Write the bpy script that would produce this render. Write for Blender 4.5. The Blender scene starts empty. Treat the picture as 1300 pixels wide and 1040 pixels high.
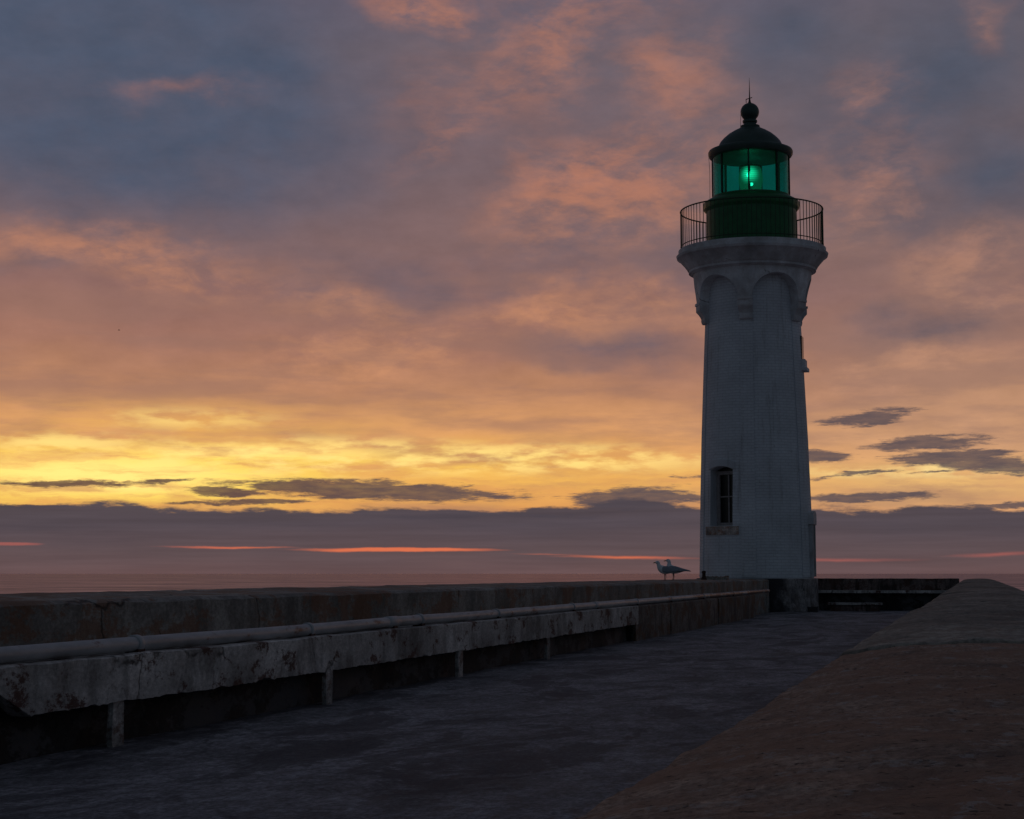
import bpy, bmesh, math, random
from mathutils import Vector, Matrix, noise
random.seed(7)
scene = bpy.context.scene
COL = scene.collection
PI = math.pi
R = math.radians

# ------------------------------------------------------------------ helpers
class N:
    """small wrapper round a node tree"""
    def __init__(s, tree):
        s.t = tree; s.n = tree.nodes; s.l = tree.links
    def new(s, kind, **kw):
        n = s.n.new(kind)
        for k, v in kw.items(): setattr(n, k, v)
        return n
    def put(s, sock, v):
        if isinstance(v, bpy.types.NodeSocket): s.l.new(v, sock)
        else: sock.default_value = v
    def math(s, op, a, b=None, c=None, clamp=False):
        n = s.new('ShaderNodeMath', operation=op, use_clamp=clamp)
        s.put(n.inputs[0], a)
        if b is not None: s.put(n.inputs[1], b)
        if c is not None: s.put(n.inputs[2], c)
        return n.outputs[0]
    def vmath(s, op, a, b=None):
        n = s.new('ShaderNodeVectorMath', operation=op)
        s.put(n.inputs[0], a)
        if b is not None:
            s.put(n.inputs[3 if op == 'SCALE' else 1], b)
        return n.outputs[0]
    def smooth(s, v, lo, hi, a=0., b=1.):
        n = s.new('ShaderNodeMapRange', interpolation_type='SMOOTHSTEP')
        s.put(n.inputs[0], v)
        for i, q in enumerate((lo, hi, a, b)): s.put(n.inputs[1+i], q)
        return n.outputs[0]
    def lin(s, v, lo, hi, a=0., b=1.):
        n = s.new('ShaderNodeMapRange')
        s.put(n.inputs[0], v)
        for i, q in enumerate((lo, hi, a, b)): s.put(n.inputs[1+i], q)
        return n.outputs[0]
    def noise(s, vec, scale, detail=4, rough=.55, dist=0.):
        n = s.new('ShaderNodeTexNoise')
        s.put(n.inputs['Vector'], vec); n.inputs['Scale'].default_value = scale
        n.inputs['Detail'].default_value = detail; n.inputs['Roughness'].default_value = rough
        n.inputs['Distortion'].default_value = dist
        return n.outputs[0], n.outputs[1]
    def mapping(s, vec, loc=(0,0,0), rot=(0,0,0), sc=(1,1,1), kind='POINT'):
        n = s.new('ShaderNodeMapping', vector_type=kind)
        s.put(n.inputs[0], vec)
        n.inputs[1].default_value = loc; n.inputs[2].default_value = rot; n.inputs[3].default_value = sc
        return n.outputs[0]
    def mix(s, f, a, b, mode='MIX'):
        n = s.new('ShaderNodeMix', data_type='RGBA', blend_type=mode)
        s.put(n.inputs[0], f); s.put(n.inputs[6], a); s.put(n.inputs[7], b)
        return n.outputs[2]
    def ramp(s, f, pts, interp='LINEAR'):
        n = s.new('ShaderNodeValToRGB'); n.color_ramp.interpolation = interp
        e = n.color_ramp.elements
        e[0].position, e[0].color = pts[0][0], pts[0][1]
        e[1].position, e[1].color = pts[-1][0], pts[-1][1]
        for p, c in pts[1:-1]:
            q = e.new(p); q.color = c
        s.put(n.inputs[0], f)
        return n.outputs[0]

def srgb(r, g, b):
    f = lambda c: (c/255/12.92) if c/255 <= .04045 else ((c/255+.055)/1.055)**2.4
    return (f(r), f(g), f(b), 1)

def link_mesh(name, bm, mat=None, parent=None, smooth=False, loc=(0,0,0), rotz=0):
    bmesh.ops.recalc_face_normals(bm, faces=bm.faces)
    me = bpy.data.meshes.new(name); bm.to_mesh(me); bm.free()
    if smooth:
        for p in me.polygons: p.use_smooth = True
    if mat: me.materials.append(mat)
    o = bpy.data.objects.new(name, me); COL.objects.link(o)
    o.location = loc; o.rotation_euler = (0, 0, rotz)
    if parent: o.parent = parent
    return o
def smooth_by_angle(o, ang=35):
    me = o.data
    for p in me.polygons: p.use_smooth = True
    bm = bmesh.new(); bm.from_mesh(me)
    for e in bm.edges:
        if len(e.link_faces) == 2 and e.calc_face_angle(0) > R(ang): e.smooth = False
    bm.to_mesh(me); bm.free()
def tag(o, label=None, cat=None, group=None, kind=None):
    if label: o['label'] = label
    if cat: o['category'] = cat
    if group: o['group'] = group
    if kind: o['kind'] = kind
    return o
def empty(name, loc=(0,0,0), rotz=0, parent=None):
    o = bpy.data.objects.new(name, None); COL.objects.link(o)
    o.location = loc; o.rotation_euler = (0, 0, rotz); o.empty_display_size = .3
    if parent: o.parent = parent
    return o
def box(bm, x0, x1, y0, y1, z0, z1, nx=1, ny=1, nz=1, mat=None, skip=()):
    """a closed box divided into a grid on every face"""
    def grid(o, a, b, na, nb):
        vs = [[bm.verts.new(o + a*(i/na) + b*(j/nb)) for j in range(nb+1)] for i in range(na+1)]
        for i in range(na):
            for j in range(nb):
                bm.faces.new((vs[i][j], vs[i+1][j], vs[i+1][j+1], vs[i][j+1]))
    X = Vector((x1-x0,0,0)); Y = Vector((0,y1-y0,0)); Z = Vector((0,0,z1-z0)); O = Vector((x0,y0,z0))
    start = len(bm.verts)
    grid(O, X, Y, nx, ny); grid(O+Z, X, Y, nx, ny)
    grid(O, X, Z, nx, nz); grid(O+Y, X, Z, nx, nz)
    grid(O, Y, Z, ny, nz); grid(O+X, Y, Z, ny, nz)
    bm.verts.ensure_lookup_table()
    new = bm.verts[start:]
    bmesh.ops.remove_doubles(bm, verts=new, dist=1e-5)
def rough(bm, amp, freq, seed=0., zmin=None):
    for v in bm.verts:
        d = noise.noise_vector(v.co*freq + Vector((seed, seed*2, 0)))*amp
        d += noise.noise_vector(v.co*freq*3.1 + Vector((seed, 5, 0)))*amp*.45
        if zmin is not None and v.co.z <= zmin: d.z = 0
        v.co += d
def lathe(bm, prof, n=96, a0=0, a1=2*PI, uv=True, close=False):
    """revolve (r, z) pairs about z; uv is in metres"""
    full = abs(a1-a0-2*PI) < 1e-6
    lay = bm.loops.layers.uv.verify() if uv else None
    m = n if full else n+1
    cols = []
    for i in range(m):
        a = a0+(a1-a0)*i/n
        cols.append([bm.verts.new((r*math.cos(a), r*math.sin(a), z)) for r, z in prof])
    L = [0]
    for (r0, z0), (r1, z1) in zip(prof, prof[1:]): L.append(L[-1]+math.hypot(r1-r0, z1-z0))
    rm = max(p[0] for p in prof)
    for i in range(n):
        A, B = cols[i], cols[(i+1) % m]
        ua, ub = (a0+(a1-a0)*i/n)*rm, (a0+(a1-a0)*(i+1)/n)*rm
        for j in range(len(prof)-1):
            if prof[j][0] < 1e-5 and prof[j+1][0] < 1e-5: continue
            try: f = bm.faces.new((A[j], B[j], B[j+1], A[j+1]))
            except ValueError: continue
            if uv:
                for lp, q in zip(f.loops, ((ua, L[j]), (ub, L[j]), (ub, L[j+1]), (ua, L[j+1]))): lp[lay].uv = q
    bmesh.ops.remove_doubles(bm, verts=bm.verts, dist=1e-5)
def tube(bm, pts, rad, n=8, cap=True):
    pts = [Vector(p) for p in pts]
    rr = rad if isinstance(rad, (list, tuple)) else [rad]*len(pts)
    rings = []
    for i, p in enumerate(pts):
        t = (pts[min(i+1, len(pts)-1)] - pts[max(i-1, 0)]).normalized()
        up = Vector((0,0,1)) if abs(t.z) < .9 else Vector((1,0,0))
        a = t.cross(up).normalized(); b = t.cross(a)
        rings.append([bm.verts.new(p + (a*math.cos(2*PI*k/n) + b*math.sin(2*PI*k/n))*rr[i]) for k in range(n)])
    for A, B in zip(rings, rings[1:]):
        for k in range(n): bm.faces.new((A[k], A[(k+1) % n], B[(k+1) % n], B[k]))
    if cap:
        bm.faces.new(rings[0]); bm.faces.new(rings[-1])
def apply_boolean(o, cutter):
    m = o.modifiers.new('cut', 'BOOLEAN'); m.operation = 'DIFFERENCE'; m.object = cutter; m.solver = 'EXACT'
    dg = bpy.context.evaluated_depsgraph_get()
    me = bpy.data.meshes.new_from_object(o.evaluated_get(dg), preserve_all_data_layers=True, depsgraph=dg)
    o.modifiers.clear(); old = o.data; nm = old.name; o.data = me; bpy.data.meshes.remove(old); me.name = nm
    cm = cutter.data; bpy.data.objects.remove(cutter); bpy.data.meshes.remove(cm)

# ------------------------------------------------------------------ materials
def new_mat(name):
    m = bpy.data.materials.new(name); m.use_nodes = True
    g = N(m.node_tree); bsdf = m.node_tree.nodes['Principled BSDF']
    return m, g, bsdf
def simple(name, col, rough_=.6, metal=0., var=.25, scale=12):
    m, g, b = new_mat(name)
    tc = g.new('ShaderNodeTexCoord').outputs['Object']
    n, _ = g.noise(tc, scale, 5, .6)
    f = g.lin(n, .3, .7, 1-var, 1+var)
    c = g.vmath('SCALE', col[:3], f)
    g.put(b.inputs['Base Color'], c); b.inputs['Roughness'].default_value = rough_
    b.inputs['Metallic'].default_value = metal
    bp = g.new('ShaderNodeBump'); bp.inputs['Strength'].default_value = .15; bp.inputs['Distance'].default_value = .01
    g.put(bp.inputs['Height'], n); g.put(b.inputs['Normal'], bp.outputs[0])
    return m
def concrete(name, base, con=1., fs=1., rth=.50, dark=(.03,.028,.025), rust=(.13,.045,.015), rust_amt=.5, stain_amt=.6, vstreak=True, rgh=.85, bump=.5, warm=None, rust_scale=.9, joints=0.):
    """weathered concrete: mottling, vertical water streaks, orange lichen / rust, hairline cracks, pits"""
    m, g, b = new_mat(name)
    tc = g.new('ShaderNodeTexCoord').outputs['Object']
    big, _ = g.noise(tc, .8, 5, .6)
    mid, _ = g.noise(g.mapping(tc, sc=(1, .6, 1)), 5.*fs, 6, .68)
    fine, _ = g.noise(g.mapping(tc, sc=(1, .5, 1)), 38.*fs, 5, .72)
    c = g.vmath('SCALE', base, g.lin(big, .35, .65, .62, 1.3))
    c = g.mix(g.lin(mid, .35, .65, 0, 1), g.vmath('SCALE', c, 1-.45*con), g.vmath('SCALE', c, 1+.3*con))
    c = g.mix(g.lin(fine, .38, .62, 0, 1), g.vmath('SCALE', c, 1-.4*con), g.vmath('SCALE', c, 1+.32*con))
    sv = g.mapping(tc, sc=(1.8, .8, .55) if vstreak else (1.4, .5, 1))
    st, _ = g.noise(sv, 2.2, 5, .72, .4)
    sm = g.smooth(st, .47, .60, 0, stain_amt)
    c = g.mix(sm, c, (*dark, 1))
    if warm:
        wn, _ = g.noise(tc, 2.4, 6, .72)
        c = g.mix(g.smooth(wn, .36, .60, .25, .8), c, (*warm, 1))
    rn, _ = g.noise(g.mapping(tc, loc=(3.3, 7.1, 1.2), sc=(1, .6, 1.2)), rust_scale*2.2, 7, .76, .1)
    rm = g.smooth(rn, rth, rth+.06, 0, rust_amt)
    c = g.mix(rm, c, (*rust, 1))
    # cracks
    vo = g.new('ShaderNodeTexVoronoi', feature='DISTANCE_TO_EDGE')
    _, wv = g.noise(tc, 3., 4)
    g.put(vo.inputs['Vector'], g.vmath('ADD', tc, g.vmath('SCALE', wv, .3))); vo.inputs['Scale'].default_value = .55
    gate = g.smooth(big, .54, .60)
    cr = g.math('MULTIPLY', g.smooth(vo.outputs['Distance'], .0, .012, 1, 0), gate)
    c = g.mix(g.math('MULTIPLY', cr, .8), c, (.012, .011, .01, 1))
    g.put(b.inputs['Base Color'], c)
    g.put(b.inputs['Roughness'], g.lin(mid, .3, .7, rgh-.12, min(1, rgh+.1)))
    pit, _ = g.noise(tc, 90., 3, .6)
    c = g.mix(g.smooth(pit, .60, .70, 0, .45*con), c, (.02, .018, .017, 1))
    g.put(b.inputs['Base Color'], c)
    h = g.math('ADD', g.math('MULTIPLY', mid, .6), g.math('MULTIPLY', fine, .35))
    h = g.math('SUBTRACT', h, g.math('MULTIPLY', g.smooth(pit, .62, .72), .3))
    h = g.math('SUBTRACT', h, g.math('MULTIPLY', cr, .6))
    bp = g.new('ShaderNodeBump'); bp.inputs['Strength'].default_value = bump; bp.inputs['Distance'].default_value = .02
    g.put(bp.inputs['Height'], h); g.put(b.inputs['Normal'], bp.outputs[0])
    return m

M = {}
M['parapet'] = concrete('parapet_concrete', (.27, .255, .235), con=.65, rust=(.22, .08, .025), rust_amt=.6, stain_amt=.4)
M['ledge'] = concrete('ledge_concrete', (.54, .51, .49), con=.6, rth=.535, rust=(.085, .026, .016), rust_amt=.9, stain_amt=.45, rust_scale=1.4)
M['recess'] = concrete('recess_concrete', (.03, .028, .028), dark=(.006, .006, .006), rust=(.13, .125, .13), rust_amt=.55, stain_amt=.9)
M['post'] = concrete('post_concrete', (.42, .39, .37), rust=(.14, .05, .02), rust_amt=.6, stain_amt=.4, rust_scale=2)
M['plinth_wall'] = concrete('plinth_wall_concrete', (.17, .15, .14), rust=(.10, .045, .015), rust_amt=.85, stain_amt=.8, rust_scale=1.1)
M['endwall'] = concrete('end_wall_concrete', (.17, .125, .115), dark=(.012, .01, .01), rust=(.06, .02, .012), rust_amt=.7, stain_amt=.8)
M['stone'] = concrete('wall_top_stone', (.27, .24, .205), con=.8, rust=(.15, .085, .06), rust_amt=.3, stain_amt=.3, vstreak=False, bump=.9, rust_scale=2.2, rgh=.9)
M['stone_near'] = concrete('wall_top_stone_red', (.40, .30, .245), rust=(.45, .42, .41), rust_amt=.5, stain_amt=.6, vstreak=False, bump=1.2, con=1.45, fs=2.6, rth=.55, warm=(.33, .175, .115), rust_scale=11., rgh=.9)
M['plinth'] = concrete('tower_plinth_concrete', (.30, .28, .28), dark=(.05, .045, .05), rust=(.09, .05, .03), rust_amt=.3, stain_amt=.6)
def shade_side(m):
    """niche shade between wall end and tower, painted dark into the plinth colour"""
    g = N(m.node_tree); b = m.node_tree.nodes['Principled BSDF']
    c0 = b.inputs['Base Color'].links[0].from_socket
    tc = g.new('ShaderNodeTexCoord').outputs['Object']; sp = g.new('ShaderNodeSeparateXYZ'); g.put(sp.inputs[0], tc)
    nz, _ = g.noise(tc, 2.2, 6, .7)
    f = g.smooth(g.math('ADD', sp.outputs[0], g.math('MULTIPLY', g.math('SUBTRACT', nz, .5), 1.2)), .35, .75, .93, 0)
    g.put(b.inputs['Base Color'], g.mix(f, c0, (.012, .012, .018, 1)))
shade_side(M['plinth'])  # one flank painted near black to stand in for shade
M['iron'] = simple('dark_iron', (.012, .02, .014), .6, .1)
M['roof'] = simple('lead_roof', (.034, .066, .058), .5, .2, .2, 3)
M['green'] = simple('dark_green_paint', (.003, .125, .035), .42, 0, .25, 5)
M['sill'] = concrete('painted_sill', (.45, .40, .37), rust=(.30, .10, .03), rust_amt=.5, stain_amt=.3, rust_scale=2.2)
M['frame'] = simple('painted_frame', (.30, .28, .28), .6)
M['pane'] = simple('dark_pane', (.004, .004, .005), .25, 0, .1)
M['feather'] = simple('white_feathers', (.72, .76, .80), .8, 0, .12, 30)
M['wing'] = simple('grey_feathers', (.25, .28, .33), .8, 0, .15, 30)
M['tail'] = simple('black_feathers', (.02, .022, .026), .8)
M['beak'] = simple('yellow_beak', (.35, .2, .04), .5)
M['leg'] = simple('pink_leg', (.25, .12, .1), .6)
M['rust'] = simple('rusty_iron', (.05, .02, .015), .8, .1, .5, 20)

# grey pipe, rusty in its last metres
def pipe_mat():
    m, g, b = new_mat('grey_pipe')
    tc = g.new('ShaderNodeTexCoord').outputs['Object']
    n1, _ = g.noise(g.mapping(tc, sc=(1, .25, 1)), 9, 6, .65)
    n2, _ = g.noise(g.mapping(tc, sc=(2, .6, 2)), 3, 7, .7)
    c = g.vmath('SCALE', (.42, .43, .45), g.lin(n1, .3, .7, .7, 1.25))
    sep = g.new('ShaderNodeSeparateXYZ'); g.put(sep.inputs[0], tc)
    far = g.smooth(sep.outputs[1], 33, 41, 0, .16)
    c = g.mix(g.smooth(g.math('ADD', n2, far), .58, .68, 0, .85), c, (.17, .06, .03, 1))
    g.put(b.inputs['Base Color'], c); b.inputs['Roughness'].default_value = .5
    bp = g.new('ShaderNodeBump'); bp.inputs['Strength'].default_value = .2; bp.inputs['Distance'].default_value = .01
    g.put(bp.inputs['Height'], n1); g.put(b.inputs['Normal'], bp.outputs[0])
    return m
M['pipe'] = pipe_mat()

# painted brick of the shaft, laid out on the uv in metres
def brick_mat(name, base, uvscale=1.):
    m, g, b = new_mat(name)
    uv = g.new('ShaderNodeTexCoord').outputs['UV']; tc = g.new('ShaderNodeTexCoord').outputs['Object']
    br = g.new('ShaderNodeTexBrick'); g.put(br.inputs['Vector'], uv)
    br.inputs['Scale'].default_value = 1; br.inputs['Brick Width'].default_value = .24; br.inputs['Row Height'].default_value = .085
    br.inputs['Mortar Size'].default_value = .012; br.inputs['Mortar Smooth'].default_value = .4
    br.inputs['Color1'].default_value = (1, 1, 1, 1); br.inputs['Color2'].default_value = (.93, .93, .94, 1)
    br.inputs['Mortar'].default_value = (.80, .80, .81, 1)
    big, _ = g.noise(tc, .7, 6, .65); mid, _ = g.noise(tc, 6, 6, .7)
    c = g.vmath('SCALE', base, g.lin(big, .3, .7, .82, 1.15))
    c = g.mix(1, c, br.outputs[0], 'MULTIPLY')
    st, _ = g.noise(g.mapping(tc, sc=(3, 3, .25)), 1.6, 7, .7)
    c = g.mix(g.smooth(st, .52, .7, 0, .4), c, (.16, .15, .14, 1))
    c = g.mix(g.smooth(mid, .6, .72, 0, .35), c, (.2, .17, .14, 1))
    g.put(b.inputs['Base Color'], c); b.inputs['Roughness'].default_value = .75
    h = g.math('ADD', g.math('MULTIPLY', br.outputs['Fac'], -1.), g.math('MULTIPLY', mid, .5))
    bp = g.new('ShaderNodeBump'); bp.inputs['Strength'].default_value = .45; bp.inputs['Distance'].default_value = .015
    g.put(bp.inputs['Height'], h); g.put(b.inputs['Normal'], bp.outputs[0])
    return m
M['brick'] = brick_mat('painted_brick', (.65, .70, .75))
M['render'] = concrete('painted_cornice', (.62, .64, .67), con=.22, dark=(.3, .28, .27), rust=(.26, .16, .12), rust_amt=.14, stain_amt=.18, rust_scale=1.4, bump=.3)

# pier paving: worn, damp, with streaks and patches
def paving():
    m, g, b = new_mat('worn_pier_concrete')
    tc = g.new('ShaderNodeTexCoord').outputs['Object']
    a, _ = g.noise(g.mapping(tc, rot=(0, 0, R(15)), sc=(1.2, .6, 1)), 1.1, 6, .68, .5)
    bb, _ = g.noise(g.mapping(tc, sc=(1.1, .6, 1)), 9., 7, .72)
    f, _ = g.noise(g.mapping(tc, sc=(1, .6, 1)), 34, 5, .78)
    c = g.vmath('SCALE', (.170, .166, .182), g.lin(a, .36, .64, .6, 1.5))
    c = g.vmath('MULTIPLY', c, g.vmath('SCALE', (1, 1, 1), g.lin(bb, .37, .63, .55, 1.55)))
    c = g.vmath('MULTIPLY', c, g.vmath('SCALE', (1, 1, 1), g.lin(f, .36, .64, .5, 1.55)))
    d, _ = g.noise(g.mapping(tc, loc=(9, 4, 0), sc=(1.1, .45, 1)), 1.1, 5, .72, .8)
    c = g.mix(g.smooth(d, .50, .58, 0, .6), c, (.022, .022, .028, 1))
    wn, _ = g.noise(g.mapping(tc, loc=(2, 2, 0)), .5, 6, .6)
    c = g.mix(g.smooth(wn, .55, .7, 0, .4), c, (.11, .085, .07, 1))
    g.put(b.inputs['Base Color'], c)
    g.put(b.inputs['Roughness'], g.lin(bb, .3, .7, .62, .95))
    b.inputs['Specular IOR Level'].default_value = .3
    h = g.math('ADD', g.math('MULTIPLY', bb, .8), g.math('MULTIPLY', f, .25))
    bp = g.new('ShaderNodeBump'); bp.inputs['Strength'].default_value = .6; bp.inputs['Distance'].default_value = .03
    g.put(bp.inputs['Height'], h); g.put(b.inputs['Normal'], bp.outputs[0])
    return m
M['paving'] = paving()

def water():
    m = bpy.data.materials.new('sea_water'); m.use_nodes = True
    g = N(m.node_tree); g.n.clear()
    out = g.new('ShaderNodeOutputMaterial')
    tc = g.new('ShaderNodeTexCoord').outputs['Object']
    w1, _ = g.noise(g.mapping(tc, sc=(.5, 1.3, 1)), .30, 5, .6)
    w2, _ = g.noise(g.mapping(tc, sc=(.5, 1., 1)), .03, 5, .6)
    w3, _ = g.noise(g.mapping(tc, sc=(.004, .012, 1)), 1., 5, .6)
    h = g.math('ADD', g.math('MULTIPLY', w1, .5), g.math('MULTIPLY', w2, 2.2))
    bp = g.new('ShaderNodeBump'); bp.inputs['Strength'].default_value = .6; bp.inputs['Distance'].default_value = 1.
    g.put(bp.inputs['Height'], h)
    gl = g.new('ShaderNodeBsdfGlossy'); gl.inputs['Roughness'].default_value = .34
    k = g.math('MULTIPLY', g.lin(g.math('ADD', g.math('MULTIPLY', w2, .6), g.math('MULTIPLY', w1, .4)), .38, .62, .6, 1.45), g.lin(w3, .35, .65, .75, 1.25))
    g.put(gl.inputs[0], g.vmath('SCALE', (.58, .44, .40), k)); g.put(gl.inputs['Normal'], bp.outputs[0])
    df = g.new('ShaderNodeBsdfDiffuse'); df.inputs[0].default_value = (.09, .07, .09, 1)
    ad = g.new('ShaderNodeAddShader'); g.l.new(gl.outputs[0], ad.inputs[0]); g.l.new(df.outputs[0], ad.inputs[1])
    g.l.new(ad.outputs[0], out.inputs[0])
    return m
M['water'] = water()

# ------------------------------------------------------------------ the pier's own frame
# local x runs across the pier (0 = front of the left ledge), local y along it towards the tower
PA = math.atan(.256)
PO = Vector((-5.47, 0, 0))
def pier_obj(name, bm, mat, parent=None, smooth=False):
    if parent: return link_mesh(name, bm, mat, parent, smooth)
    return link_mesh(name, bm, mat, None, smooth, PO, -PA)
def to_world(t, s, z=0):
    return PO + Vector((t*math.cos(PA)+s*math.sin(PA), -t*math.sin(PA)+s*math.cos(PA), z))

# sea: one sheet to the horizon, finer near the pier
bm = bmesh.new()
S = 34000
bmesh.ops.create_grid(bm, x_segments=8, y_segments=8, size=S)
tag(link_mesh('sea', bm, M['water'], loc=(0, 0, -6.5)), kind='structure')

# pier body and its paving
bm = bmesh.new()
sec = [(-1.75, -.02), (-2.3, -8.), (6.6, -8.), (6.0, -.02)]
ss = [-9, 57.4]
vv = [[bm.verts.new((x, s, z)) for x, z in sec] for s in ss]
for i in range(4): bm.faces.new((vv[0][i], vv[0][(i+1) % 4], vv[1][(i+1) % 4], vv[1][i]))
bm.faces.new(vv[0]); bm.faces.new(vv[1])
tag(pier_obj('pier', bm, M['endwall']), kind='structure')
bm = bmesh.new()
nx, ny = 22, 260
g_ = [[bm.verts.new((-.3+5.4*i/nx, -8.5+65.3*j/ny, .0)) for j in range(ny+1)] for i in range(nx+1)]
for i in range(nx):
    for j in range(ny): bm.faces.new((g_[i][j], g_[i+1][j], g_[i+1][j+1], g_[i][j+1]))
for v in bm.verts: v.co.z = .006 + .012*noise.noise(v.co*.9) + .006*noise.noise(v.co*3)
tag(pier_obj('pier_paving', bm, M['paving'], smooth=True), kind='structure')
bm = bmesh.new()
lathe(bm, [(0, -8), (3.6, -8), (3.1, -.03), (0, -.03)], 48)
pth = to_world(-.94, 54.88)
tag(link_mesh('pier_head', bm, M['endwall'], loc=(pth.x, pth.y, 0)), kind='structure')

# ------------------------------------------------------------------ left parapet with its ledge
lw = empty('parapet_wall', PO, -PA)
tag(lw, 'long grey concrete parapet on the left with a broken ledge on short posts', 'wall')
def long_section(sec, s0, s1, step, amp, freq, seed, cuts=None):
    """extrude a cross-section along y with worn edges"""
    bm = bmesh.new()
    n = max(1, int((s1-s0)/step)); rings = []
    # subdivide the section
    pts = []
    for (x0, z0), (x1, z1) in zip(sec, sec[1:]+sec[:1]):
        k = max(1, int(math.hypot(x1-x0, z1-z0)/.12))
        pts += [(x0+(x1-x0)*q/k, z0+(z1-z0)*q/k) for q in range(k)]
    for i in range(n+1):
        s = s0+(s1-s0)*i/n
        rings.append([bm.verts.new((x, s, z)) for x, z in pts])
    m = len(pts)
    for A, B in zip(rings, rings[1:]):
        for k in range(m): bm.faces.new((A[k], A[(k+1) % m], B[(k+1) % m], B[k]))
    bm.faces.new(rings[0]); bm.faces.new(rings[-1])
    rough(bm, amp, freq, seed)
    return bm
bm = long_section([(-.39, -.05), (-.39, .90), (-.44, .925), (-1.3, .955), (-1.62, .95), (-1.66, .90), (-1.70, -.3)], -9, 53.1, .16, .012, 2.3, 1.)
# shrink joints every few metres
for v in bm.verts:
    k = round((v.co.y-3.1)/4.6)
    if abs(v.co.y-(3.1+k*4.6)) < .09 and v.co.x > -.5: v.co.x -= .018
pier_obj('wall_body', bm, M['parapet'], lw)
smooth_by_angle(lw.children[-1] if lw.children else COL.objects[-1])
# ledge beam: slab with a deep fascia, broken off at its near end
bm = long_section([(0., .285), (0., .57), (-.02, .578), (-.385, .575), (-.385, .50), (-.13, .50), (-.13, .285)], 10.35, 30.3, .05, .009, 3.1, 4.)
for v in bm.verts:
    s, z = v.co.y, v.co.z
    # crumbled near end
    brk = 10.46 + (.57-z)*.35 + max(0, .335-z)*5.5 + .05*noise.noise(Vector((z*16, 3., 0)))
    if s < brk: v.co.y = brk
    # chipped lower edge
    if z < .34:
        c = noise.noise(Vector((s*1.7, 0, 8)))
        v.co.z += .012*noise.noise(Vector((s*6, 0, 1))) + .010*noise.noise(Vector((s*19, 2, 1)))
        if c > .35: v.co.z += (c-.35)*.12
pier_obj('ledge', bm, M['ledge'], lw)
for i, (s, w) in enumerate([(11.98, .16), (15.87, .16), (19.9, .17), (23.98, .16)]):
    bm = bmesh.new(); box(bm, -.045, -.008, s-w*.5, s+w*.5, 0, .30, 3, 3, 8)
    rough(bm, .007, 9., i*3.)
    pier_obj('post', bm, M['post'], lw)
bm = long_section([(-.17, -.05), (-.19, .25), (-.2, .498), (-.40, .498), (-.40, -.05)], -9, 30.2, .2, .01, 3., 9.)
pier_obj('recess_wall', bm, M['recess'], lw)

# solid stretch of wall under the pipe nearer the tower
lp = empty('low_wall', PO, -PA)
tag(lp, 'low rust stained concrete wall under the pipe between broken ledge and lighthouse', 'wall')
edges = [30.32, 31.2, 33.9, 37.6, 40.2, 43.3, 47.0]
for i, (a, b_) in enumerate(zip(edges, edges[1:])):
    bm = long_section([(-.05-.012*(i % 2), -.03), (-.05-.012*(i % 2), .55), (-.08, .575), (-.385, .57), (-.385, -.03)], a+.012, b_-.012, .12, .008, 3., 20.+i)
    pier_obj('wall_section', bm, M['plinth_wall'], lp)
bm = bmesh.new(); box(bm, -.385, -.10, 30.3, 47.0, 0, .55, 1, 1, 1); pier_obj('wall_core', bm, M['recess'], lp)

# service pipe
pp = empty('service_pipe', PO, -PA)
tag(pp, 'long grey steel pipe with couplings lying along the ledge of the left wall', 'pipe')
bm = bmesh.new()
pts = []
s = -9.
while s < 50.6:
    pts.append((-.13+.012*noise.noise(Vector((s*.35, 0, 0))), s, .632+.008*noise.noise(Vector((s*.3, 4, 0)))))
    s += .35
tube(bm, pts, .049, 20)
pier_obj('pipe_run', bm, M['pipe'], pp, True)
def pipe_at(s):
    return Vector((-.13+.012*noise.noise(Vector((s*.35, 0, 0))), s, .632+.008*noise.noise(Vector((s*.3, 4, 0)))))
for k, s in enumerate([12.45, 15.65, 17.9, 18.8, 21.8, 25.9, 27.5, 30.8, 34.2, 38.3, 43]):
    bm = bmesh.new(); p = pipe_at(s)
    if k in (2, 6): L, rr = .16, .056
    else: L, rr = .035, .061
    tube(bm, [p+Vector((0, -L, 0)), p+Vector((0, -L+.008, 0)), p+Vector((0, L-.008, 0)), p+Vector((0, L, 0))], [rr-.006, rr, rr, rr-.006], 20)
    o = pier_obj('coupling', bm, M['pipe'], pp, False); smooth_by_angle(o, 50)
    # saddle the pipe rests on
    bm = bmesh.new(); box(bm, p.x-.05, p.x+.05, s-.05, s+.05, .565, .60)
    pier_obj('pipe_saddle', bm, M['rust'], pp)

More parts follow.
